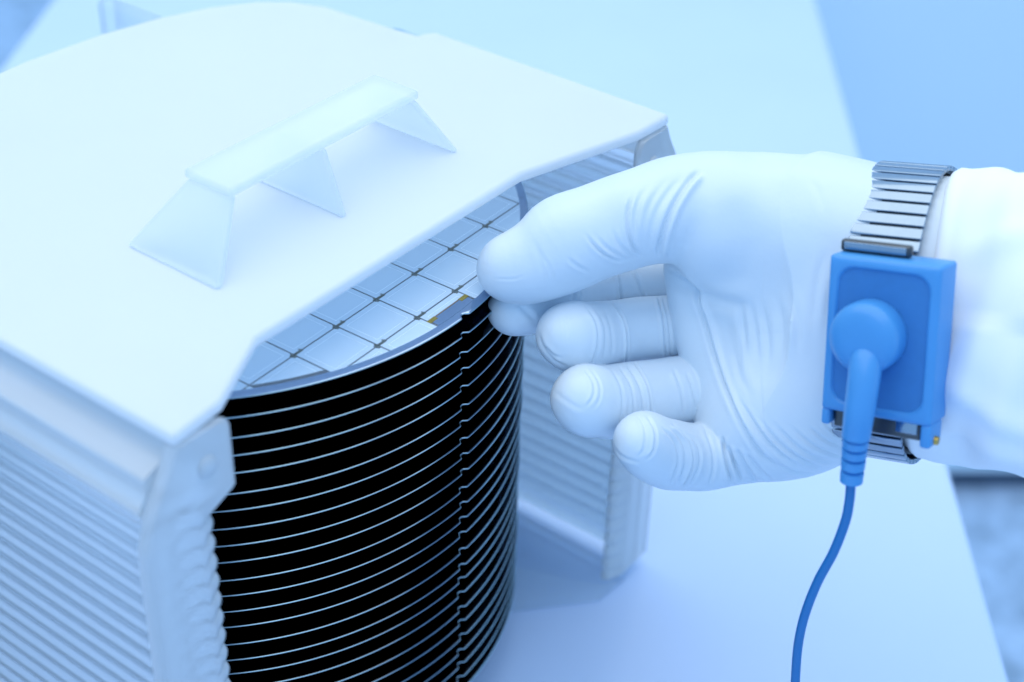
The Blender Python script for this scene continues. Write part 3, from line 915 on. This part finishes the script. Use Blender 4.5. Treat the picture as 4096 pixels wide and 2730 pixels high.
buckle = build("buckle", v, f, M['blue'], strap, True, 0, 2, 50)
v, f = loft([rrect(BW - 2.85, BH - 2.85, 4.4, -1.2), rrect(BW - 2.85, BH - 2.85, 4.4, -0.55)])
build("recessed_panel", v, f, M['blue_panel'], buckle, True)
def bbox(name, x0, x1, y0, y1, z0, z1, mat, par, bev=0.5):
    vv = [bl(x, y, z) for z in (z0, z1) for x, y in ((x0, y0), (x1, y0), (x1, y1), (x0, y1))]
    ff = [(3, 2, 1, 0), (4, 5, 6, 7), (0, 1, 5, 4), (1, 2, 6, 5), (2, 3, 7, 6), (3, 0, 4, 7)]
    return build(name, vv, ff, mat, par, True, bev, 3, 40)
for x0, x1, yy in ((-BW, -BW + 2.4, -25.0), (BW - 2.8, BW, -26.8)):
    bbox("hinge_lug", x0, x1, yy, -BH + 0.4, -9.4, -0.5, M['blue'], buckle, 0.8)
bbox("clasp", -BW + 2.9, BW - 3.3, -25.6, -BH + 0.3, -8.0, -2.6, M['dark_steel'], strap, 0.5)
bbox("clasp_plate", 5.0, BW - 4.0, -24.0, -BH - 0.2, -2.5, -1.9, M['steel'], strap, 0.2)
bbox("clasp_plate", -4.4, -2.2, -24.0, -BH - 0.2, -2.5, -1.9, M['steel'], strap, 0.2)
bbox("end_link", -14.4, 4.6, BH + 0.15, BH + 3.3, -8.2, -5.6, M['dark_steel'], strap, 0.8)
bbox("end_plate", -13.3, 3.5, BH + 0.8, BH + 2.8, -5.55, -5.2, M['steel'], strap, 0.4)
pts_ = [bl(BW + 0.02 + x, -25.2, -4.5) for x in (0.0, 0.9)]
v, f = tube(pts_, [1.2, 1.1], 16)
build("pin", v, f, M['brass'], buckle, True)

# ------------------------------------------------------------------ grounding cord with snap plug
cord = empty("grounding_cord", bl(0, 0, 0))
tag(cord, "blue coiled-end grounding cord plugged into the buckle and hanging down", "cord")
cord["label"] = "blue grounding cord with a round snap plug hanging from the buckle"
loops = []
PX, PY = -2.3, 1.2
for r, z in ((9.4, -0.4), (9.4, 4.4), (9.2, 5.6), (8.4, 6.8), (6.9, 7.7), (4.6, 8.2), (1.8, 8.4)):
    loops.append([bl(PX + r * math.cos(a) * 0.99, PY + r * math.sin(a), z) for a in [2 * math.pi * k / 48 for k in range(48)]])
v, f = loft(loops)
plug = build("plug", v, f, M['blue'], cord, True, 0, 2, 50)
dst = 392.5
sp_ = [camp(1996, 790, 396), camp(1990, 830, 393.5), camp(1984, 880, 392.5), camp(1974, 950, 393.5), camp(1967, 1004, 396)]
path = [c2w(p) for p in catmull(sp_, 6)]
rad = list(np.interp(np.linspace(0, 1, len(path)), [0, .25, .55, 1], [3.0, 4.25, 4.05, 3.65]))
v, f = tube(path, rad, 28)
build("stem", v, f, M['blue'], plug, True, 0, 2, 50)
# ribbed strain relief
rp = [camp(1967, 1003, 396), camp(1962, 1050, 399), camp(1956, 1106, 402)]
path = [c2w(p) for p in catmull(rp, 24)]
rad = []
for i in range(len(path)):
    t = i / (len(path) - 1)
    u = (t * 4.0) % 1.0
    r = 3.45 - 0.5 * t
    if 0.03 < t < 0.93 and u < 0.24: r *= 0.62
    rad.append(r)
v, f = tube(path, rad, 28)
build("strain_relief", v, f, M['blue'], cord, True, 0, 2, 30)
cp_ = [(1956, 1098, 402), (1952, 1150, 405.5), (1942, 1200, 409), (1915, 1270, 414), (1880, 1335, 419), (1852, 1405, 424), (1836, 1470, 429), (1829, 1540, 434), (1826, 1640, 441), (1830, 1800, 452)]
path = [c2w(camp(*p)) for p in cp_]
path = catmull(path, 8)
v, f = tube(path, [1.3] * len(path), 16)
build("cable", v, f, M['blue_cord'], cord, True, 0, 2, 60)
